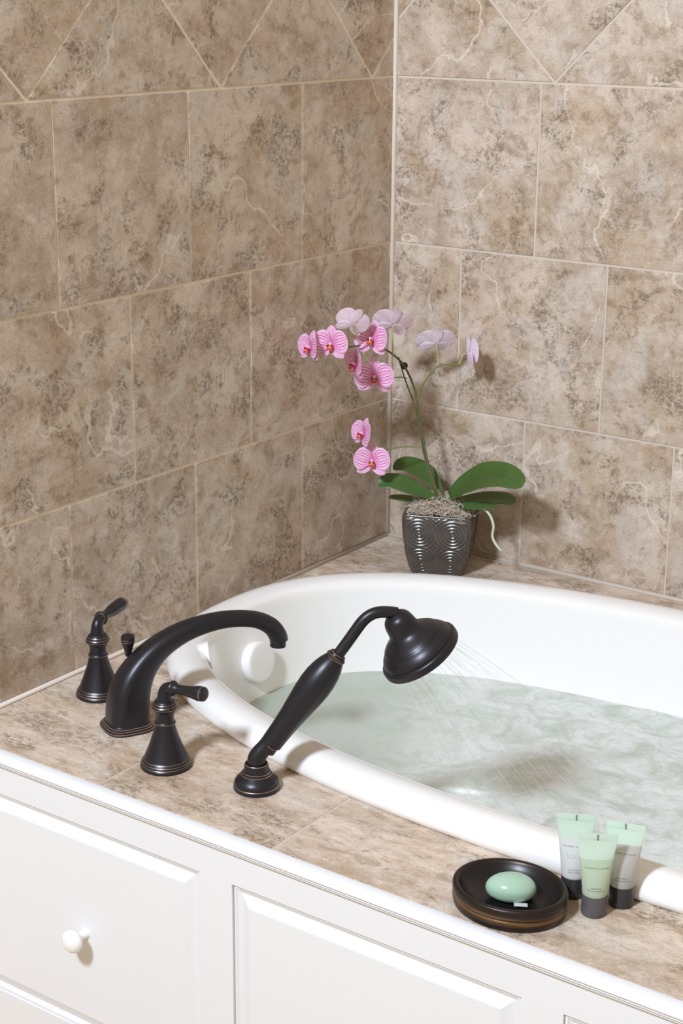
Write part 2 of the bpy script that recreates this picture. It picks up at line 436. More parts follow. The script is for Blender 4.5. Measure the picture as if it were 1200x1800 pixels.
# mortar bed with an opening for the bath: strips in front of and behind the opening
def bed(side, yo):
    b0 = len(V); pts = [(0.0, TCY)]+[(x, y_edge(x, hole, side) if y_edge(x, hole, side) is not None else TCY) for x in xs]+[(DX, TCY)]
    for x, y in pts:
        for yy in (yo, y):
            for z in (-.06, -.0036): V.append(tuple(W(x, yy, z)))
    for i in range(len(pts)-1):
        a = b0+4*i; c = a+4
        F.extend([(a+1, c+1, c+3, a+3), (a, a+2, c+2, c), (a, c, c+1, a+1), (a+2, a+3, c+3, c+2)])
    F.append((b0, b0+1, b0+3, b0+2)); e = b0+4*(len(pts)-1); F.append((e, e+2, e+3, e+1))
bed(-1, -3.782); bed(1, -.003)
obj('mortar_bed', fix(mesh('mortar_bed', V, F)), M['grout_deck'], dk)
BZ = Matrix.Identity(3)
xjs = [.016, .985, 1.975, 2.965, 3.955, 4.945, 5.935, DX]
def region(x0, x1, y0, y1, side):
    gg = G/2/S; x0, x1, y0, y1 = x0+gg, x1-gg, y0+gg, y1-gg
    N = 28; bot, top = [], []
    for k in range(N+1):
        x = x0+(x1-x0)*k/N; ye = y_edge(x, .045, side)
        if side < 0:
            hi = y1 if ye is None else min(y1, ye); bot.append((x, y0)); top.append((x, max(hi, y0)))
        else:
            lo = y0 if ye is None else max(y0, ye); bot.append((x, min(lo, y1))); top.append((x, y1))
    keep = [i for i in range(N+1) if top[i][1]-bot[i][1] > .012]
    if len(keep) < 3: return None
    # largest contiguous run
    runs, cur = [], [keep[0]]
    for i in keep[1:]:
        if i == cur[-1]+1: cur.append(i)
        else: runs.append(cur); cur = [i]
    runs.append(cur); out = []
    for run in runs:
        if len(run) < 3: continue
        lo = [bot[i] for i in run]; hi = [top[i] for i in run][::-1]
        def thin(L):
            r = [L[0]]
            for i in range(1, len(L)-1):
                if abs((L[i+1][1]-L[i][1])-(L[i][1]-L[i-1][1])) > 1e-6: r.append(L[i])
            return r+[L[-1]]
        out.append([(p[0]*S, p[1]*S) for p in thin(lo)+thin(hi)])
    return out
for side, ys in ((-1, [-3.782, -2.925, TCY]), (1, [TCY, -.93, -.016])):
    for y0, y1 in zip(ys[:-1], ys[1:]):
        for x0, x1 in zip(xjs[:-1], xjs[1:]):
            for poly in (region(x0, x1, y0, y1, side) or []):
                place_tile(poly, dk, BZ, (0, 0, ZD-.0009), M['tile_deck'], .0002)

# ------------------------------------------------------------------ bathtub
tub = empty('bathtub', W(TCX, TCY, -1.3)); tag(tub, 'white oval drop-in bath with a thick rounded rim, full of water', 'bathtub')
prof = [(.10,-.05),(.05,-.012),(.015,.0),(.002,.012),(-.006,.030),(-.004,.055),(.006,.078),(.024,.097),(.05,.110),(.085,.116),(.12,.114),(.15,.108),(.172,.099),(.188,.086),(.198,.068),(.204,.045),
        (.210,.0),(.222,-.08),(.240,-.2),(.265,-.35),(.295,-.5),(.335,-.7),(.39,-.9),(.46,-1.05),(.56,-1.16),(.70,-1.22),(.95,-1.26),(1.2,-1.275),(1.4,-1.28)]
NS = 256
def tub_inset(z):
    P = [p for p in prof if p[0] >= .198]
    for a, b_ in zip(P[:-1], P[1:]):
        if b_[1] <= z <= a[1]: return a[0]+(b_[0]-a[0])*(z-a[1])/(b_[1]-a[1])
    return .3
V, F = [], []
P2 = catmull(prof, 3)
for ins, z in P2:
    for k in range(NS):
        x, y = outline(ins, 2*math.pi*(k+.5)/NS); V.append(W(x, y, z)-tub.location)
for i in range(len(P2)-1):
    for k in range(NS):
        k2 = (k+1) % NS; F.append((i*NS+k, i*NS+k2, (i+1)*NS+k2, (i+1)*NS+k))
F.append(tuple((len(P2)-1)*NS+k for k in range(NS)))
sh = obj('tub_shell', mesh('tub_shell', V, F, True), M['acrylic'], tub)
# flip so that normals look out of the shell
bm = bmesh.new(); bm.from_mesh(sh.data); bmesh.ops.recalc_face_normals(bm, faces=bm.faces)
if sum(f.normal.z for f in bm.faces if f.calc_center_median().z > 1.38*S) < 0:
    bmesh.ops.reverse_faces(bm, faces=bm.faces[:])
bm.to_mesh(sh.data); bm.free()

def wall_point(t, z):
    i = tub_inset(z); x, y = outline(i, t); x2, y2 = outline(i+.05, t)
    e = .01; xa, ya = outline(i, t-e); xb, yb = outline(i, t+e); tv = Vector((xb-xa, yb-ya, 0)).normalized()
    n = Vector((-tv.y, tv.x, 0)); 
    return W(x, y, z)-tub.location, (n + Vector((0, 0, .16))).normalized()
def fitting(name, t, z, r, th, label):
    p0, n = wall_point(t, z)
    pr = [(r*.55, -.012), (r*.96, -.010), (r*.97, -.002), (r, th*.30), (r, th*.80), (r*.985, th*.92), (r*.94, th*.99), (r*.80, th*1.01), (r*.4, th*1.03), (r*.02, th*1.03)]
    me = axis_lathe(name, pr, p0, n, 64, ang=.9); f_ = obj(name, me, M['acrylic'], tub); tag(f_, label); return f_, p0, n
f1, p0, n0 = fitting('overflow_cover', -3.1369, -0.2200, .0365, .019, 'round white cap below the rim, beneath the spout tip')
f2, p1, n1 = fitting('water_jet_nozzle', -2.7136, 0.0550, .023, .006, 'round white nozzle close to the faucet end of the rim')

# ------------------------------------------------------------------ water
WZ = -.428
wins = tub_inset(WZ)-.006
NR, NA = 150, 420
V, F, churn = [], [], []
sx0, sy0 = 2.42, -2.42     # where the shower lands
def churn_at(x, y):
    d = math.hypot((x-sx0)*.9, (y-sy0))
    s = 1/(1+math.exp(-((x-1.62)+(y+2.3)*.45)*6.5))
    return max(0., min(1., s*(1.02-.10*max(0, d-.5))))
for i in range(NR+1):
    q = (i/NR)**.8
    for k in range(NA):
        x, y = outline(wins, 2*math.pi*k/NA); x = TCX+(x-TCX)*q; y = TCY+(y-TCY)*q
        c = churn_at(x, y); d = math.hypot(x-sx0, y-sy0)
        nv = noise.fractal(Vector((x*2.6, y*5.2, 1.3)), .9, 2.1, 5)
        n2_ = noise.fractal(Vector((x*9, y*16, 4.7)), .8, 2.2, 4)
        z = c*(.0060*nv+.0026*n2_)+.0008*noise.noise(Vector((x*3, y*3, 9)))
        z += c*.0022*math.sin(d*22-2)*math.exp(-d*1.2)
        V.append(W(x, y, WZ+z)); churn.append(c)
for i in range(NR):
    for k in range(NA):
        k2 = (k+1) % NA; F.append((i*NA+k, (i+1)*NA+k, (i+1)*NA+k2, i*NA+k2))
me = mesh('bath_water', V, F, True)
at = me.attributes.new('churn', 'FLOAT', 'POINT'); at.data.foreach_set('value', churn)
ww = obj('bath_water', me, M['water']); tag(ww, 'pale green rippling water filling the white bath', 'water')

# ------------------------------------------------------------------ cabinet front
YF = -3.825
cab = empty('bath_cabinet', W(0, YF, -1.737)); tag(cab, 'white painted panelled cabinet front below the tiled bath ledge', 'cabinet')
def cpart(name, me, mat=M['paint'], parent=cab, lab=None):
    me.transform(Matrix.Translation(-cab.location)); o_ = obj(name, me, mat, parent)
    if lab: tag(o_, lab)
    return o_
def ub(name, x0, x1, y0, y1, z0, z1, bev=0):
    a = W(x0, y0, z0); c = W(x1, y1, z1); return box(name, a.x, c.x, a.y, c.y, a.z, c.z, bev)
PX = [(.21, 1.62), (1.80, 3.21), (3.39, 4.80), (4.98, 6.10)]
PZ0, PZ1 = -1.30, -.205
cpart('top_rail', ub('top_rail', .005, DX, YF, YF+.03, PZ1, -.012))
cpart('bottom_rail', ub('bottom_rail', .005, DX, YF, YF+.03, -1.737, PZ0))
ed = [.005]+[q for p_ in PX for q in p_]+[DX]
for a, c in zip(ed[::2], ed[1::2]):
    cpart('stile', ub('stile', a, c, YF, YF+.03, PZ0, PZ1))
def raised_panel(x0, x1):
    g = .0025; x0 += g; x1 -= g; z0 = PZ0+g; z1 = PZ1-g
    # rings (inset, depth behind the frame face)
    rings = [(0, .055), (0, .012), (.012, .010), (.018, .016), (.032, .022), (.086, .002), (.094, .002)]
    V, F = [], []
    for ins, dp in rings:
        for x, z in ((x0+ins, z0+ins), (x1-ins, z0+ins), (x1-ins, z1-ins), (x0+ins, z1-ins)): V.append(W(x, YF+dp, z))
    for i in range(len(rings)-1):
        for k in range(4):
            k2 = (k+1) % 4; F.append((i*4+k, i*4+k2, (i+1)*4+k2, (i+1)*4+k))
    n_ = (len(rings)-1)*4; F.append((n_, n_+1, n_+2, n_+3)); F.append((3, 2, 1, 0))
    return fix(mesh('door_panel', V, F))
cpart('backing_board', ub('backing_board', .005, DX, YF+.056, YF+.075, -1.73, -.065))
panels = [cpart('door_panel', raised_panel(*p_)) for p_ in PX]
kx = .915
kn = [(.0085,.0),(.0085,.001),(.0065,.003),(.0060,.010),(.0065,.015),(.0105,.019),(.0150,.022),(.0168,.026),(.0168,.029),(.0150,.033),(.0105,.036),(.0045,.0372),(.0004,.0375)]
km = axis_lathe('knob', kn, W(kx, YF+.004, -.765)-cab.location, (0, -1, 0), 48, 1.0)
k_ = obj('knob', km, simple('knob_white', (.93, .93, .93), .25), panels[0])
# cap moulding (extruded profile)
mp_ = [(-3.7825, -.03), (-3.7835, .004), (-3.792, .009), (-3.808, .009), (-3.824, .0065), (-3.838, .001), (-3.849, -.006), (-3.856, -.014), (-3.858, -.020), (-3.856, -.0235), (-3.847, -.0245), (-3.8445, -.028), (-3.8495, -.032), (-3.8495, -.037), (-3.841, -.040), (-3.8365, -.043), (-3.8415, -.047), (-3.8405, -.052), (-3.833, -.055), (-3.828, -.059), (-3.8245, -.064), (-3.7825, -.064)]
V, F = [], []
for x in (.005, DX):
    for y, z in mp_: V.append(W(x, y, z))
n_ = len(mp_)
for i in range(n_): j = (i+1) % n_; F.append((i, j, n_+j, n_+i))
F += [tuple(range(n_))[::-1], tuple(range(n_, 2*n_))]
cpart('cap_moulding', fix(mesh('cap_moulding', V, F)))

# ------------------------------------------------------------------ taps
def u(*a): return [(r_*S, z_*S)+tuple(rest) for r_, z_, *rest in a]
BM = [M['bronze'], M['copper']]
def lathe_part(name, prof, parent, loc, n=72, ang=.5, mats=BM):
    return obj(name, lathe(name, prof, n, ang=ang), mats, parent, loc)

def tap(base, lever_end, label):
    t_ = empty('tub_tap', base); tag(t_, label, 'tap', 'lever taps either side of the bath spout')
    body = u((.118,0),(.1195,.006),(.1195,.014),(.116,.020,1),(.1145,.0215),(.1145,.026),(.112,.031,1),(.1105,.0325),(.109,.037),(.104,.042,1),(.1025,.0435),(.099,.052),(.090,.074),(.078,.104),(.067,.135),(.057,.165),(.0505,.19),(.046,.208),
             (.0475,.212),(.0495,.2165,1),(.0495,.219),(.0475,.2235),(.0435,.227),(.0415,.238),(.041,.250),(.043,.263),(.049,.276),(.056,.286),(.0590,.292,1),(.0600,.2945),(.0600,.300),(.0570,.304,1),(.0555,.306),(.0545,.311),(.0505,.3155,1),(.0490,.317),(.0475,.322),(.043,.3275),(.035,.332))
    lathe_part('tap_body', body, t_, (0,0,0))
    # neck that turns into the lever
    L = Vector(lever_end)-Vector(base); h = Vector((L.x, L.y, 0)); hl = h.length; h.normalize(); ze = L.z/S
    top = .392
    pts = [(0, .322, .036), (0, .335, .0345), (0.0, .352, .0315), (.003, .370, .029), (.012, .385, .0275), (.026, top+.001, .027), (.036, top+.004, .027)]
    pts = catmull(pts, 4)
    obj('neck', tube('neck', [h*p_[0]*S+Vector((0,0,p_[1]*S)) for p_ in pts], [p_[2]*S for p_ in pts], 32), M['bronze'], t_)
    p0 = h*.034*S+Vector((0,0,(top+.003)*S)); ax = (L-p0); ln = ax.length/S
    pr = [(.027,0,1),(.0285,.002),(.0345,.007),(.0365,.015),(.034,.023),(.027,.030),(.0225,.042),(.0220,.06),(.0235,.085),(.0275,.115),(.0325,.145),(.0350,ln-.035),(.0348,ln-.022),(.0325,ln-.019,1),(.0335,ln-.016,1),(.0338,ln-.012),(.0330,ln-.004),(.027,ln+.002),(.012,ln+.005),(.001,ln+.0055)]
    pr = sorted(u(*pr), key=lambda q: q[1])
    lv = obj('lever', axis_lathe('lever', pr, p0, ax, 40, .5), BM, t_)
    return t_
tap(W(1.102, -3.444, 0), (0.4044, -1.0440, 0.6535), 'bronze tap nearest the white cabinet front, its lever pointing right over the rim')
tap(W(.293, -3.032, 0), (0.0605, -0.8368, 0.6474), 'bronze tap behind the spout, close to the left tiled wall')

# spout ------------------------------------------------------------
spb = W(.667, -3.240, 0); sd = Vector((.443, .897, 0)).normalized(); sp = empty('bath_spout', spb); tag(sp, 'large arched dark bronze bath spout curving over the rim between two taps', 'spout')
side = Vector((sd.y, -sd.x, 0))
def section(c, tdir, rx, ry, n=40, pw=2.6):
    """superelliptic section: rx across, ry in the spout's plane"""
    nn = tdir.cross(side).normalized(); out = []
    for k in range(n):
        a = 2*math.pi*k/n; ca, sa = math.cos(a), math.sin(a)
        out.append(c + side*rx*math.copysign(abs(ca)**(2/pw), ca)+nn*ry*math.copysign(abs(sa)**(2/pw), sa))
    return out
path = [(.006,.036,.098,.098,3.2),(.010,.10,.098,.098,3.1),(.022,.175,.095,.093,3.0),(.050,.245,.087,.083,2.9),(.098,.312,.076,.070,2.7),(.175,.378,.066,.059,2.5),(.29,.432,.057,.052,2.3),(.42,.459,.050,.046,2.2),(.555,.462,.0455,.0425,2.1),(.69,.436,.0445,.042,2.05),(.775,.388,.0460,.0445,2),(.815,.335,.0475,.0465,2),(.826,.300,.0475,.0465,2)]
path = catmull(path, 6)
pts = [sd*p_[0]*S+Vector((0,0,p_[1]*S)) for p_ in path]
V, F = [], []; n_ = 40
for i, p_ in enumerate(path):
    td = (pts[min(i+1, len(pts)-1)]-pts[max(i-1, 0)]).normalized()
    V += section(pts[i], td, p_[2]*S, p_[3]*S, n_, p_[4])
for i in range(len(path)-1):
    for k in range(n_): k2 = (k+1) % n_; F.append((i*n_+k, i*n_+k2, (i+1)*n_+k2, (i+1)*n_+k))
F.append(tuple(range(n_))[::-1]); F.append(tuple((len(path)-1)*n_+k for k in range(n_)))
obj('spout_body', fix(mesh('spout_body', V, F, True), .9), M['bronze'], sp)
# stepped base plate
steps = [(.118,0,0),(.122,.004,0),(.122,.010,1),(.119,.013,0),(.115,.0145,0),(.1145,.020,1),(.111,.0225,0),(.108,.024,0),(.1075,.029,1),(.104,.0315,0),(.099,.034,0),(.096,.040,0)]
V, F, mi = [], [], []
for r_, z_, m_ in steps: V += section(sd*.004*S+Vector((0,0,z_*S)), Vector((0,0,1)), r_*S, r_*S, n_, 3.2)
for i in range(len(steps)-1):
    for k in range(n_): k2 = (k+1) % n_; F.append((i*n_+k, i*n_+k2, (i+1)*n_+k2, (i+1)*n_+k)); mi.append(steps[i][2])
F += [tuple(range(n_))[::-1], tuple((len(steps)-1)*n_+k for k in range(n_))]; mi += [0, 0]
obj('base_plate', fix(mesh('base_plate', V, F, True, mi), .5), BM, sp)
# aerator
obj('outlet_ring', axis_lathe('outlet_ring', u((.030,0),(.0405,.001),(.0410,.010),(.0395,.028),(.036,.030)), pts[-1]+Vector((0,0,-.030*S))-sd*.002, (.02,.02,1), 40, .6), M['bronze'], sp)
# diverter knob behind the arch
rd = Vector((0.1875, -0.9619, 0.6237)) - spb
rb = Vector((rd.x, rd.y, .10*S))
dr = obj('diverter_rod', tube('diverter_rod', [rb, Vector((rd.x, rd.y, .335*S))], .0075*S, 16), M['bronze'], sp)
kp = u((.009,0),(.014,.004),(.016,.010),(.019,.03),(.026,.055),(.0315,.070),(.033,.078,1),(.0345,.0815),(.0345,.0855),(.033,.088),(.033,.090,1),(.0345,.093),(.0345,.100),(.032,.108),(.024,.114),(.010,.117),(.001,.1175))
obj('diverter_knob', lathe('diverter_knob', kp, 40, ang=.6), BM, dr, Vector((rd.x, rd.y, .325*S)))

# hand shower ---------------------------------------------------------
hb = W(1.580, -3.376, 0); he = Vector((.7, .71, 0)).normalized(); hs = empty('hand_shower', hb); tag(hs, 'dark bronze hand shower leaning over the rim on its deck cradle', 'hand shower')
H = lambda s_, z_: he*s_*S+Vector((0,0,z_*S))
lathe_part('deck_escutcheon', u((.100,0),(.1045,.005),(.105,.016),(.1035,.021,1),(.1015,.0235),(.101,.034),(.096,.046),(.085,.058),(.074,.066),(.070,.070),(.0700,.074,1),(.0690,.077),(.0640,.079),(.0630,.084,1),(.0620,.087),(.0570,.090),(.0555,.104),(.0540,.116),(.0530,.121,1),(.0510,.124),(.045,.124),(.043,.118),(.02,.117)), hs, (0,0,0))
cr = catmull([(0,.105,.040),(0,.130,.041),(.003,.150,.0405),(.018,.174,.0385),(.034,.192,.0375),(.050,.212,.0365),(.07,.24,.0365)], 5)
obj('swivel_cradle', tube('swivel_cradle', [H(p_[0], p_[1]) for p_ in cr], [p_[2]*S for p_ in cr], 36), M['bronze'], hs)
A0, A1 = H(.066, .213), H(.372, .630); ax = A1-A0; L_ = ax.length/S; axn = ax.normalized()
pr = [(.036,0),(.0465,.0),(.0485,.003),(.0490,.010),(.0495,.03),(.0525,.10),(.058,.17),(.0655,.235),(.0725,.300),(.0755,.350),(.0740,.395),(.0675,.440),(.058,.475),(.049,.497),(.044,.508,1),(.0455,.511),(.0470,.516),(.0470,.519,1),(.0450,.522),(.040,.526),(.0385,.531),(.0385,.534,1),(.0360,.537),(.029,.541),(.020,.5415)]
k = L_/.5415; pr = [(a*1.0,)+((q[0]*k,)+tuple(q[1:])) for a, *q in pr]
obj('handle_grip', axis_lathe('handle_grip', u(*pr), A0, ax, 64, .5), BM, hs)
# lower ring of the grip
obj('cradle_ring', axis_lathe('cradle_ring', u((.034,0),(.0395,.002),(.0405,.006),(.0405,.028),(.0410,.032,1),(.0410,.035),(.038,.037)), A0-axn*.040*S, ax, 48, .5), BM, hs)
nk = catmull([(.365,.620,.0265),(.395,.660,.0265),(.440,.725,.0262),(.475,.773,.0262),(.508,.800,.0262),(.545,.812,.0262),(.590,.811,.0262),(.630,.804,.0262)], 5)
obj('neck', tube('neck', [H(p_[0], p_[1]) for p_ in nk], [p_[2]*S for p_ in nk], 32), M['bronze'], hs)
# shower head, axis pointing down and out
HC = H(.743, .604); ha = (he*.56 - Vector((0,0,1))*.83 + side*0).normalized(); top_ = HC - ha*.238*S
bell = [(.001,0),(.020,.001),(.040,.008),(.055,.020),(.064,.036),(.0685,.054),(.0710,.074),(.0755,.094),(.088,.110),(.106,.123),(.122,.134),(.1325,.143),(.138,.149),(.1375,.151),(.143,.157),(.1425,.159),(.151,.166),(.160,.175),(.168,.186),(.173,.195),(.1755,.202),(.1735,.205),(.1755,.207),(.183,.2095),(.1885,.215),(.190,.222),(.190,.240),(.187,.247),(.181,.2495),(.172,.248)]
bell = catmull(bell, 2)
sh_ = obj('shower_head', axis_lathe('shower_head', u(*bell), top_, ha, 96, .45), M['bronze'], hs)
fp = lathe('spray_face', u((.171,.0),(.171,.004),(.14,.006),(.10,.007),(.001,.0075)), 64, ang=.5); fp.transform(Matrix.Translation(top_+ha*.2465*S) @ ha.to_track_quat('Z','Y').to_matrix().to_4x4())
obj('spray_face', fp, simple('spray_face_rubber', (.03,.03,.032), .6), sh_)
Vn, Fn = [], []
q = ha.to_track_quat('Z', 'Y').to_matrix(); nozz = []
for ring, cnt in ((.045, 8), (.085, 16), (.122, 22), (.152, 28)):
    for i in range(cnt):
        a = 2*math.pi*i/cnt+ring*9; c = top_+ha*.253*S+q @ Vector((ring*S*math.cos(a), ring*S*math.sin(a), 0)); nozz.append((c, q @ Vector((math.cos(a), math.sin(a), 0)), ring))
        tube_data([c, c+ha*.0014], [.0011, .0007], 8, Vn, Fn)
nz_ = obj('nozzle', mesh('nozzle', Vn, Fn), M['black'], sh_); tag(nz_, kind='stuff')

# falling water -------------------------------------------------------
V, F = [], []; RJ = random.Random(3)
floor_z = W(0,0,WZ).z
for c, rad, ring in nozz:
    for rep in range(1):
        d0 = (ha*1.0 + rad*(.30*ring/.15) + he*.16 + Vector((RJ.uniform(-.02,.02), RJ.uniform(-.02,.02), 0))).normalized()*RJ.uniform(3.0, 3.6)
        p_ = hb+c; pts_ = []; tt = RJ.uniform(0, .012)
        while True:
            x = p_+d0*tt+Vector((0,0,-4.9*tt*tt))
            if x.z < floor_z+.002 or len(pts_) > 40: break
            pts_.append(x); tt += .0065
        # break the jet into strands and drops
        i0 = 0
        while i0 < len(pts_)-1:
            ln = RJ.choice((2, 3, 4, 6)); seg = pts_[i0:i0+ln+1]
            if len(seg) > 1: tube_data(seg, [RJ.uniform(.0003, .0006) for _ in seg], 5, V, F)
            i0 += ln+RJ.choice((0, 1, 1))
spw = obj('shower_spray', mesh('shower_spray', V, F, True), M['jet']); tag(spw, 'fine white water jets falling from the hand shower into the bath', 'water', kind='stuff')

# ------------------------------------------------------------------ soap dish and soap
db = W(3.005, -3.578, 0); dish = empty('soap_dish', db); tag(dish, 'round dark bronze soap dish with a green soap in it, on the front ledge', 'soap dish')
RX, RY = 1.045, .90
def dl(name, prof, mat, n=96, ang=.9): return obj(name, lathe(name, u(*prof), n, ang=ang, caps=False, sx=RX, sy=RY), mat, dish)
dl('dish_body', [(.20,0),(.214,.002),(.2185,.006),(.2195,.016),(.2215,.022),(.2225,.025),(.221,.028),(.2235,.032),(.2235,.043),(.221,.046),(.2235,.049),(.2240,.065),(.2240,.080),(.2225,.089),(.218,.094),(.211,.096),(.204,.094),(.199,.089),(.194,.081)], M['dish'])
dl('dish_bowl', [(.194,.081),(.186,.070),(.170,.055),(.145,.042),(.11,.034),(.07,.030),(.03,.028),(.001,.028)], M['dish_in'], ang=2)
dl('dish_foot', [(.001,.0005),(.20,.0005),(.205,.004)], M['dish'])

def blob(name, rx, ry, rz, mat, nu=40, nv=24, fn=None):
    V, F = [], []
    for i in range(nv+1):
        ph = math.pi*i/nv
        for k in range(nu):
            th = 2*math.pi*k/nu; c = Vector((math.cos(th)*math.sin(ph)*rx, math.sin(th)*math.sin(ph)*ry, math.cos(ph)*rz))
            if fn: c = fn(c)
            V.append(c)
    for i in range(nv):
        for k in range(nu): k2 = (k+1) % nu; F.append((i*nu+k, (i+1)*nu+k, (i+1)*nu+k2, i*nu+k2))
    me = mesh(name, V, F, True); bm = bmesh.new(); bm.from_mesh(me); bmesh.ops.remove_doubles(bm, verts=bm.verts, dist=1e-6); bm.to_mesh(me); bm.free(); return me
def soapfn(c):
    z = c.z
    if z < 0: z = -abs(z)**.8*(.0125**.2)
    k = 1 + .10*c.x/.034
    return Vector((c.x, c.y*k, z*.95 - .02*0))
so = empty('soap', db+Vector((0.000, .002, .033*S))); so.rotation_euler = (0, .0, math.radians(30)); tag(so, 'oval translucent green soap bar lying in the dark round dish', 'soap')
obj('soap_bar', blob('soap_bar', .0305, .0225, .0180, M['soap'], fn=soapfn), M['soap'], so, (0, 0, .0135))
# small wrapper tab under the soap
obj('wrapper_tab', box('wrapper_tab', .004, .020, -.0262, -.019, .0035, .0041), M['lotion'], so)

# ------------------------------------------------------------------ toiletry tubes
def toiletry(base, ang, h, mats, capmat, label, lines, lean=0):
    t_ = empty('toiletry_tube', base, (0, lean, ang)); tag(t_, label, 'tube', 'small toiletry tubes beside the soap dish')
    cr_, ch = .0152, .0265
    cp = [(cr_*.95,0),(cr_,.0012),(cr_*1.0,.006),(cr_*.985,ch-.0018),(cr_*.96,ch-.0003),(cr_*.90,ch)]
    obj('cap', lathe('cap', cp, 64, ang=.7), capmat, t_)
    # thumb notch of the flip cap
    obj('cap_tab', box('cap_tab', -.0055, .0055, -cr_-.0006, -cr_+.002, .0045, .0075, .0005), capmat, t_)
    V, F, mi = [], [], []; n_ = 48; N = 26; rb_ = cr_*.99; zt = h; z0 = ch-.0005; split = lines['split']
    def ring(z):
        q = (z-z0)/(zt-.006-z0); q = max(0, min(1, q)); e = q*q*(3-2*q)
        w = rb_*(1-.0*e)+(.0235-rb_)*q**1.25; d = rb_*(1-e**1.25)+.0007*e
        if z < z0+.003: s_ = math.sqrt(max(0, 1-((z0+.003-z)/.003)**2))*.12+.88; w *= s_; d *= s_
        return w, max(d, .0007)
    zs = [z0, z0+.0008, z0+.0018, z0+.003]+[z0+.003+(zt-.0075-z0-.003)*k/N for k in range(1, N+1)]+[zt-.0065, zt-.006, zt-.0003, zt]
    for z in zs:
        w, d = ring(z)
        if z > zt-.0068: d = .0011 if z < zt-.0055 else .0009
        for k in range(n_):
            a = 2*math.pi*k/n_; V.append((w*math.cos(a), d*math.sin(a), z))
    for i in range(len(zs)-1):
        for k in range(n_):
            k2 = (k+1) % n_; F.append((i*n_+k, i*n_+k2, (i+1)*n_+k2, (i+1)*n_+k)); mi.append(0 if zs[i] < z0+(zt-z0)*split else 1)
    F.append(tuple((len(zs)-1)*n_+k for k in range(n_))); mi.append(1); F.append(tuple(range(n_))[::-1]); mi.append(0)
    obj('tube_body', fix(mesh('tube_body', V, F, True, mi), .9), mats, t_)
    obj('seal_notch', box('seal_notch', -.0007, .0007, -.0016, .0016, zt-.0075, zt-.0008), M['ink'], t_)
    def text(txt, size, z, bold=0):
        cu = bpy.data.curves.new('print', 'FONT'); cu.body = txt; cu.size = size; cu.align_x = 'CENTER'; cu.resolution_u = 2
        to = bpy.data.objects.new('print', cu); COL.objects.link(to); bpy.context.view_layer.update()
        dg = bpy.context.evaluated_depsgraph_get(); me = bpy.data.meshes.new_from_object(to.evaluated_get(dg))
        bpy.data.objects.remove(to); me.name = 'print'
        for v in me.vertices:      # wrap round the tube
            x, y = v.co.x, v.co.y; zz = z+y; w, d = ring(zz); th = max(-1.35, min(1.35, x/((w+d)/2*1.05)))
            v.co = Vector((w*math.sin(th), -d*math.cos(th)-.00025, zz))
        me.materials.clear(); obj('printed_text', me, M['ink_light'] if size > .005 else M['ink'], t_)
    for txt, size, q in lines['text']: text(txt, size, h*q)
    return t_
TH = .105
yaw = math.atan2(.81*1, .58) - math.pi/2     # facing the room, roughly
toiletry(W(3.163, -3.352, 0), math.radians(28), .1075, [M['lotion'], M['mint']], M['black'], 'white lotion tube standing behind the other two, nearest the soap dish',
         dict(split=.60, text=[('GILCHRIST & SOAMES', .0025, .625), ('SOUL', .0075, .50), ('NOURISHING', .0021, .365), ('BODY LOTION', .0021, .335)]))
toiletry(W(3.352, -3.303, 0), math.radians(15), .1075, [M['gel_clear'], M['mint']], M['black'], 'clear gel tube at the right, its top tilted towards the bath rim',
         dict(split=.66, text=[('GILCHRIST & SOAMES', .0025, .645), ('CONDITIONING', .0021, .375), ('BATH & SHOWER GEL', .0021, .345)]))
toiletry(W(3.297, -3.430, 0), math.radians(32), .1045, [M['gel_green'], M['mint']], M['grey_cap'], 'pale green gel tube standing in front of the other two tubes',
         dict(split=.60, text=[('GILCHRIST & SOAMES', .0026, .60), ('REFRESHING', .0021, .375), ('BATH & SHOWER GEL', .0022, .345)]))

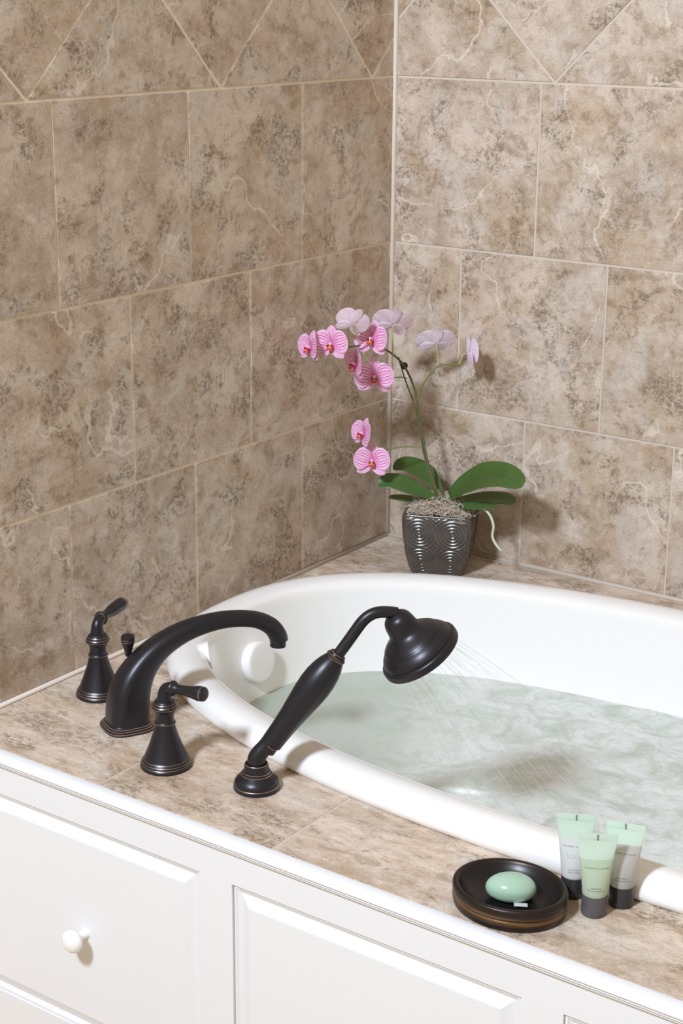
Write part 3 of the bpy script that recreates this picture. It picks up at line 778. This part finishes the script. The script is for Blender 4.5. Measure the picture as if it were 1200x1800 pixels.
# ------------------------------------------------------------------ orchid
pc = W(.627, -.345, 0); orc = empty('potted_orchid', pc); tag(orc, 'pink veined orchid in a square pewter pot in the tiled corner', 'plant')
def rel(p): return Vector(p)-pc
PH, PR = .118, math.radians(24)
def pot_half(z):      # half width along the height
    q = z/PH; return .0465+.0170*(1-(1-q)**2.1)**.9 if q > 0 else .0465
def pot():
    V, F = [], []; nside, nz = 120, 124; tot = nside*4
    def relief(s_, q):   # s_: -1..1 across the face, q: 0..1 up
        best = 9
        for cx_ in (-.5, .5):
            for cz in (.22, .72):
                best = min(best, math.hypot(s_-cx_, (q-cz)*2.0*.98))
        r_ = best
        edge = max(0, min(1, (1-abs(s_))*9))*max(0, min(1, (.985-q)*30))
        return (.5+.5*math.cos(r_*2*math.pi*9.5))**1.5*.0018*edge
    def ringpts(z, hw, rel_on=True, n=nside):
        out = []; rc = .010
        for f_ in range(4):
            ang = f_*math.pi/2-math.pi/2; nx, ny = math.cos(ang), math.sin(ang); tx, ty = -ny, nx
            for k in range(n):
                s_ = -1+2*(k+.5)/n; x = s_*hw; d = hw
                ov = abs(x)-(hw-rc)
                if ov > 0: d = hw-rc+math.sqrt(max(0, rc*rc-ov*ov)) if ov < rc*.7 else hw-rc+math.sqrt(rc*rc*.51)-(ov-rc*.7)*1.0
                if ov > rc*.7:   # stay on the 45 degree rounded corner
                    e_ = (ov-rc*.7)/(rc*.3); a_ = math.radians(44.4+.6*e_); x = math.copysign(hw-rc+rc*math.sin(a_), x); d = hw-rc+rc*math.cos(a_)
                if rel_on: d += relief(s_, z/PH)
                out.append((tx*x+nx*d, ty*x+ny*d, z))
        return out
    zs = [PH*i/nz for i in range(nz+1)]
    rows = [ringpts(0, pot_half(0)-.004, False)]+[ringpts(z, pot_half(z)) for z in zs]
    rows += [ringpts(PH+.0012, pot_half(PH)-.0012, False), ringpts(PH+.0012, pot_half(PH)-.0038, False), ringpts(PH-.001, pot_half(PH)-.0050, False), ringpts(PH-.022, pot_half(PH)-.0065, False)]
    for r_ in rows: V += r_
    for i in range(len(rows)-1):
        for k in range(tot): k2 = (k+1) % tot; F.append((i*tot+k, i*tot+k2, (i+1)*tot+k2, (i+1)*tot+k))
    F.append(tuple(range(tot))[::-1])
    return mesh('pot', V, F, True)
obj('pot', pot(), M['pewter'], orc, (0,0,0), (0,0,PR))
hw = pot_half(PH)-.007
V, F = [], []; box_data(-hw, hw, -hw, hw, PH-.022, PH-.010, V, F); obj('potting_bark', mesh('potting_bark', V, F), M['soil'], orc, (0,0,0), (0,0,PR))
# moss
V, F = [], []; RM = random.Random(11)
def mound(x, y): return PH-.003+.015*max(0, 1-((x*x+y*y)/(hw*hw*1.4))**1.6)
for i in range(820):
    a = RM.uniform(-hw, hw)*.98; c = RM.uniform(-hw, hw)*.98; hd = RM.uniform(0, 6.28); p_ = Vector((a, c, mound(a, c)+RM.uniform(-.004, .003))); pts_ = [p_.copy()]
    curl = RM.uniform(-1.1, 1.1); pit = RM.uniform(-.4, .6)
    for j in range(RM.randint(10, 18)):
        hd += curl*.55+RM.uniform(-.3, .3); curl += RM.uniform(-.25, .25); pit += RM.uniform(-.5, .45)
        p_ = p_+Vector((math.cos(hd), math.sin(hd), .6*math.sin(pit)))*.0028
        m_ = mound(max(-hw, min(hw, p_.x)), max(-hw, min(hw, p_.y)))
        if p_.z < m_-.003: p_.z = m_-.001
        if p_.z > m_+.013: pit = -.8
        if (abs(p_.x) > hw or abs(p_.y) > hw) and i % 9: hd += 2.2; p_.x = max(-hw, min(hw, p_.x)); p_.y = max(-hw, min(hw, p_.y))
        pts_.append(p_.copy())
    tube_data(pts_, RM.uniform(.0004, .0007), 4, V, F, caps=False)
# a few strands hanging over the right front corner
for i in range(16):
    p_ = Vector((hw*RM.uniform(.7, 1.05), RM.uniform(-hw, -hw*.2), PH+.006)); hd = RM.uniform(-1.2, .4); pts_ = [p_.copy()]; pit = .2; cc = RM.choice((-1, 1))*RM.uniform(.3, .7)
    for j in range(RM.randint(9, 15)):
        hd += cc; pit -= .22; p_ = p_+Vector((math.cos(hd)*.8+.25, math.sin(hd)*.8, math.sin(pit)))*.0028
        if abs(p_.x) < hw+.003: p_.z = max(p_.z, PH+.003)
        pts_.append(p_.copy())
    tube_data(pts_, RM.uniform(.0004, .0006), 4, V, F, caps=False)
mo = obj('moss', mesh('moss', V, F, True), M['moss'], orc, (0,0,0), (0,0,PR)); tag(mo, 'curly pale beige moss', kind='stuff')

def grid_sheet(name, rows, closed_th=.0006, mats=None, uvs=True):
    """rows: list of rows of Vectors; gives a thin closed sheet; upper side material 0, lower side 1"""
    nr, nc = len(rows), len(rows[0]); V, F, mi = [], [], []
    nrm = []
    for i in range(nr):
        rr = []
        for j in range(nc):
            a = rows[min(nr-1, i+1)][j]-rows[max(0, i-1)][j]; c = rows[i][min(nc-1, j+1)]-rows[i][max(0, j-1)]
            n = c.cross(a); rr.append(n.normalized() if n.length > 1e-12 else Vector((0,0,1)))
        nrm.append(rr)
    for sgn in (1, -1):
        for i in range(nr):
            for j in range(nc):
                th = closed_th*(.15+.85*min(1, 4*min(i, nr-1-i)/nr, 4*min(j, nc-1-j)/nc)); V.append(rows[i][j]+nrm[i][j]*th*sgn*.5)
    o_ = nr*nc
    for i in range(nr-1):
        for j in range(nc-1):
            a, b_, c, d = i*nc+j, i*nc+j+1, (i+1)*nc+j+1, (i+1)*nc+j
            F.append((a, b_, c, d)); mi.append(0); F.append((o_+d, o_+c, o_+b_, o_+a)); mi.append(1)
    def rim(a, b_): F.append((b_, a, o_+a, o_+b_)); mi.append(1)
    for j in range(nc-1): rim(j, j+1); rim((nr-1)*nc+j+1, (nr-1)*nc+j)
    for i in range(nr-1): rim((i+1)*nc, i*nc); rim(i*nc+nc-1, (i+1)*nc+nc-1)
    me = mesh(name, V, F, True, mi)
    uv = me.uv_layers.new(name='uv'); 
    for l in me.loops:
        k = l.vertex_index % o_; uv.data[l.index].uv = ((k % nc)/(nc-1), (k//nc)/(nr-1))
    if mats:
        for q_ in mats: me.materials.append(q_)
    return me

def petal(name, L, Wd, shape='petal', cup=.12, mats=None, recurve=.0):
    rows = []; N, K = 18, 13
    for i in range(N):
        t = 1-(1-i/(N-1))**1.6
        tc, p0, pw = {'petal': (.52, .16, .5), 'lip': (.45, .3, .6), 'sepal': (.46, .30, .62)}[shape]
        if t > tc: w = Wd*max(.0, 1-((t-tc)/(1-tc))**2)**pw
        else: w = Wd*(p0+(1-p0)*math.sin(math.pi/2*t/tc)**1.15)
        w = max(w, Wd*.04)
        row = []
        for j in range(K):
            s_ = -1+2*j/(K-1); y = t*L
            z = cup*L*(s_*s_*.5*math.sin(math.pi*min(1, t+.15)) + .8*t*t) - recurve*L*max(0, t-.6)**2*4 + .006*L*math.sin(s_*7+t*5)
            row.append(Vector((s_*w, y, z)))
        rows.append(row)
    return grid_sheet(name, rows, .0005, mats)
FS = .0345
def petal_set(suf, front, back):
    return dict(petal=petal('petal', FS*.98, FS*.60, 'petal', .14, [front, back]),
                sepal=petal('sepal', FS*.98, FS*.31, 'sepal', .10, [front, back], .15))
PS = petal_set('', M['petal'], M['petal_back']); PSP = petal_set('', M['petal'], M['petal_pale'])
# lip: a mid lobe and two side lobes in one mesh
def lip_mesh():
    V, F, mi = [], [], []
    def add(me, mat4, m_):
        b0 = len(V)
        for v in me.vertices: V.append(mat4 @ v.co)
        for p_ in me.polygons: F.append(tuple(b0+k for k in p_.vertices)); mi.append(m_)
    mid_ = petal('lobe', FS*.44, FS*.15, 'lip', .35)
    add(mid_, Matrix.Translation((0, -.001, .003)) @ Matrix.Rotation(math.pi, 4, 'Z') @ Matrix.Rotation(math.radians(48), 4, 'X'), 0)
    for s_ in (-1, 1):
        lb = petal('lobe', FS*.32, FS*.13, 'lip', .5)
        add(lb, Matrix.Translation((s_*.002, -.001, .003)) @ Matrix.Rotation(s_*math.radians(62)*-1, 4, 'Z') @ Matrix.Rotation(math.radians(62), 4, 'X'), 0)
    bl = blob('callus', .0032, .0034, .0036, None, 14, 8); add(bl, Matrix.Translation((0, -.0042, .0085)), 1)
    for s_ in (-1, 1):
        bl = blob('callus', .0016, .0038, .0018, None, 10, 6); add(bl, Matrix.Translation((s_*.0030, -.0065, .0110)), 1)
    return mesh('lip', V, F, True, mi)
LIP = lip_mesh(); LIP.materials.append(M['lip']); LIP.materials.append(M['lip_gold'])
COLUMN = blob('column', .0030, .0034, .0062, None, 16, 10); COLUMN.transform(Matrix.Translation((0, .0006, .0068)) @ Matrix.Rotation(math.radians(-18), 4, 'X')); COLUMN.materials.append(M['column'])

def flower(pos, face, upv=(0,0,1), scale=1.0, pale=False, spread=1.0, ped=None, lab=None):
    """pos: world position of the flower centre; face: direction it looks"""
    f_ = Vector(face).normalized(); u_ = Vector(upv); u_ = (u_-f_*u_.dot(f_)).normalized(); r_ = u_.cross(f_)
    B = Matrix((( r_.x, u_.x, f_.x), (r_.y, u_.y, f_.y), (r_.z, u_.z, f_.z))).to_4x4()
    o_ = bpy.data.objects.new('flower', COLUMN); COL.objects.link(o_); o_.parent = orc
    o_.matrix_local = Matrix.Translation(rel(pos)) @ B @ Matrix.Scale(scale, 4)
    if lab: o_['label'] = lab
    ps = PSP if pale else PS
    def add(name, me, rz, tilt, z=0.0, sc=1):
        c = bpy.data.objects.new(name, me); COL.objects.link(c); c.parent = o_
        c.matrix_local = Matrix.Translation((0, 0, z)) @ Matrix.Rotation(math.radians(rz), 4, 'Z') @ Matrix.Rotation(math.radians(tilt), 4, 'X') @ Matrix.Scale(sc, 4)
    j = lambda a: R.uniform(-a, a)
    add('sepal', ps['sepal'], 0+j(4), 4+j(5), -.0010)
    add('sepal', ps['sepal'], 126+j(6), 6+j(8), -.0012, .95); add('sepal', ps['sepal'], -126+j(6), 6+j(8), -.0012, .95)
    add('petal', ps['petal'], 74+j(5), 8*spread+j(5), .0004); add('petal', ps['petal'], -74+j(5), 8*spread+j(5), .0006)
    add('lip', LIP, 0, 0, .0)
    if ped is not None:     # stalk from the back of the flower to the stem
        a = Vector(pos)-f_*.003*scale; b_ = Vector(ped); mid_ = a*.5+b_*.5 - f_*.012*scale+Vector((0,0,.004))
        P = catmull([tuple(rel(a)), tuple(rel(a-f_*.005*scale)), tuple(rel(a*.45+b_*.55-f_*.002)), tuple(rel(b_))], 5)
        obj('pedicel', tube('pedicel', P, [.0011]*len(P), 8), M['pedicel'], orc)
    return o_

def stem(name, P, r0, r1, mat, n=10):
    P = catmull([tuple(rel(p_)) for p_ in P], 6); k = len(P)
    return obj(name, tube(name, P, [r0+(r1-r0)*i/(k-1) for i in range(k)], n), mat, orc)
main = [(0.1852, -0.1067, 0.6696), (0.1608, -0.1067, 0.7284), (0.1468, -0.1067, 0.7811), (0.1388, -0.1098, 0.8242), (0.1335, -0.1128, 0.8619), (0.1262, -0.1220, 0.8927), (0.1186, -0.1342, 0.9173), (0.1089, -0.1464, 0.9330), (0.1050, -0.1708, 0.9483), (0.1011, -0.2074, 0.9622), (0.0986, -0.2379, 0.9670), (0.0928, -0.2684, 0.9682), (0.0850, -0.2989, 0.9671), (0.0672, -0.3202, 0.9551)]
stem('stem', main, .0026, .0012, M['stem_dark'])
second = [(0.1821, -0.1098, 0.6697), (0.1535, -0.1098, 0.7444), (0.1463, -0.1098, 0.7762), (0.1310, -0.1098, 0.8339), (0.1143, -0.1190, 0.8840), (0.1063, -0.1311, 0.9280)]
stem('stake', second, .0016, .0012, M['stem_dark'])
rb1 = [(0.1366, -0.1113, 0.8491), (0.1371, -0.1067, 0.8613), (0.1475, -0.1007, 0.8854), (0.1610, -0.0915, 0.9070), (0.1767, -0.0854, 0.9156), (0.1937, -0.0732, 0.9158), (0.2083, -0.0671, 0.9177)]
stem('stem', rb1, .0019, .0013, M['stem'])
rb2 = [(0.1456, -0.1098, 0.7574), (0.1280, -0.1159, 0.7580), (0.1118, -0.1281, 0.7569), (0.0970, -0.1403, 0.7538), (0.0886, -0.1525, 0.7529), (0.0856, -0.1708, 0.7608)]
stem('stem', rb2, .0014, .0011, M['stem'])
stem('stem', [(0.1187, -0.1220, 0.8884), (0.1182, -0.1403, 0.8938), (0.1190, -0.1678, 0.8978)], .0013, .0010, M['stem'])
# clip that ties the stem
cpos = rel((0.1172, -0.1281, 0.9129)); V, F = [], []
for rr, off in ((.0056, 0), (.0034, .0)):
    c0 = cpos; P_ = [c0+Vector((.81*math.cos(a)*rr, .58*math.cos(a)*rr, math.sin(a)*rr)) for a in [2*math.pi*k/16 for k in range(17)]]
    tube_data(P_, .0014, 8, V, F, caps=False)
obj('plant_clip', mesh('plant_clip', V, F, True), M['clip'], orc)

CAM = Vector((5.83662*S, -8.70946*S, 3.44735*S+ZD))
def toward(pos, dx=0, dz=0):
    v = (CAM-Vector(pos)).normalized(); r_ = Vector((-v.y, v.x, 0)).normalized()   # r_: to the camera's right
    return (v + r_*dx + Vector((0,0,dz))).normalized()
FL = [ # position, (right, up) turn away from facing the room, scale, pale, up vector tilt, pedicel end
    ((0.0585, -0.3355, 0.9729), (-1.6, .05), .95, False, (0.0709, -0.3202, 0.9577)),
    ((0.0851, -0.3111, 0.9783), (-.38, -.05), 1.02, False, (0.0877, -0.2958, 0.9690)),
    ((0.1177, -0.2318, 0.9777), (-.55, .15), 1.05, False, (0.1008, -0.2196, 0.9632)),
    ((0.1017, -0.2013, 0.9015), (-.06, -.02), 1.12, False, (0.1194, -0.1647, 0.8974)),
    ((0.1050, -0.2623, 0.9368), (-1.9, .0), .95, False, (0.1019, -0.2318, 0.9633)),
    ((0.0806, -0.2013, 0.7915), (-1.5, .25), .95, False, (0.0861, -0.1678, 0.7613)),
    ((0.0993, -0.2013, 0.7425), (-.12, .02), 1.05, False, (0.0876, -0.1586, 0.7551)),
]
for pos, (dx, dz), sc, pale, ped in FL:
    flower(pos, toward(pos, dx, dz), (0,0,1), sc, pale, ped=ped)
BK = [ # flowers seen from behind
    ((0.1071, -0.2806, 1.0137), (-.45,.50,.25), .95, False, (0.0979, -0.2440, 0.9689), (.55,.2,1)),
    ((0.1108, -0.1586, 0.9942), (-.55,.65,.55), 1.15, False, (0.1079, -0.1525, 0.9361), (.15,.05,1)),
    ((0.1659, -0.0976, 0.9556), (-.50,.60,.55), 1.12, True, (0.1663, -0.0884, 0.9126), (.05,.0,1)),
    ((0.2124, -0.0610, 0.9364), (.62,.70,.05), 1.15, True, (0.1992, -0.0702, 0.9160), (-.35,0,1)),
]
for pos, face, sc, pale, ped, upv in BK: flower(pos, face, upv, sc, pale, ped=ped, spread=.6)

# leaves
def leaf(P, w, twist=(0,0,1), lab=None, fold=.18, tipr=.9):
    """P: centre line (world), w: half width in metres"""
    C = catmull([tuple(rel(p_)) for p_ in P], 6); n = len(C); rows = []
    for i in range(n):
        t = i/(n-1); c = Vector(C[i]); td = (Vector(C[min(n-1, i+1)])-Vector(C[max(0, i-1)])).normalized()
        sd_ = td.cross(Vector(twist)).normalized(); nn = sd_.cross(td).normalized()
        ww_ = w*(min(1, .30+t*1.7))*math.sqrt(max(0.0008, 1-max(0, (t-.42)/.58)**2.6)); row = []
        for k in range(11):
            s_ = -1+2*k/10; row.append(c+sd_*(s_*ww_)+nn*(abs(s_)**1.5*ww_*fold))
        rows.append(row)
    return obj('leaf', grid_sheet('leaf', rows, .0016, [M['leaf'], M['leaf']]), None, orc)
leaf([(0.2121, -0.1098, 0.6752), (0.2555, -0.1220, 0.7102), (0.3078, -0.1403, 0.7367), (0.3594, -0.1586, 0.7479), (0.3991, -0.1708, 0.7411)], .030, (.40,-.62,.62))
leaf([(0.1878, -0.1007, 0.6663), (0.1610, -0.0854, 0.6869), (0.1245, -0.0732, 0.7023), (0.0801, -0.0610, 0.7031), (0.0472, -0.0549, 0.6915)], .019, (.45,-.60,.62))
leaf([(0.1887, -0.1220, 0.6695), (0.1623, -0.1403, 0.6846), (0.1360, -0.1586, 0.6974), (0.1149, -0.1708, 0.7009), (0.1003, -0.1830, 0.6946)], .018, (.35,-.55,.72))
leaf([(0.2069, -0.1007, 0.6587), (0.2383, -0.0915, 0.6668), (0.2774, -0.0854, 0.6747), (0.3118, -0.0823, 0.6803), (0.3354, -0.0793, 0.6774)], .020, (.30,-.35,.88))
leaf([(0.2250, -0.1098, 0.6599), (0.2558, -0.1098, 0.6635), (0.2861, -0.1098, 0.6692), (0.3126, -0.1098, 0.6720)], .013, (.2,-.4,.85))
leaf([(0.1687, -0.1098, 0.6539), (0.1447, -0.1220, 0.6569), (0.1179, -0.1281, 0.6579), (0.0950, -0.1403, 0.6589)], .010, (.2,-.35,.9))
obj('crown', tube('crown', [rel((0.2009, -0.1067, 0.6502)), rel((0.1915, -0.1067, 0.6707)), rel((0.1836, -0.1067, 0.6826))], [.010,.008,.003], 14), M['stem_dark'], orc)
P = catmull([tuple(rel(q_)) for q_ in ((0.2742, -0.1098, 0.6636), (0.2906, -0.1128, 0.6642), (0.3031, -0.1128, 0.6535), (0.3099, -0.1128, 0.6362), (0.3082, -0.1128, 0.6172), (0.3148, -0.1128, 0.6042), (0.3286, -0.1128, 0.5915))], 6)
obj('aerial_root', tube('aerial_root', P, [.0024]*(len(P)-4)+[.0022,.002,.0017,.001], 10), M['root'], orc)
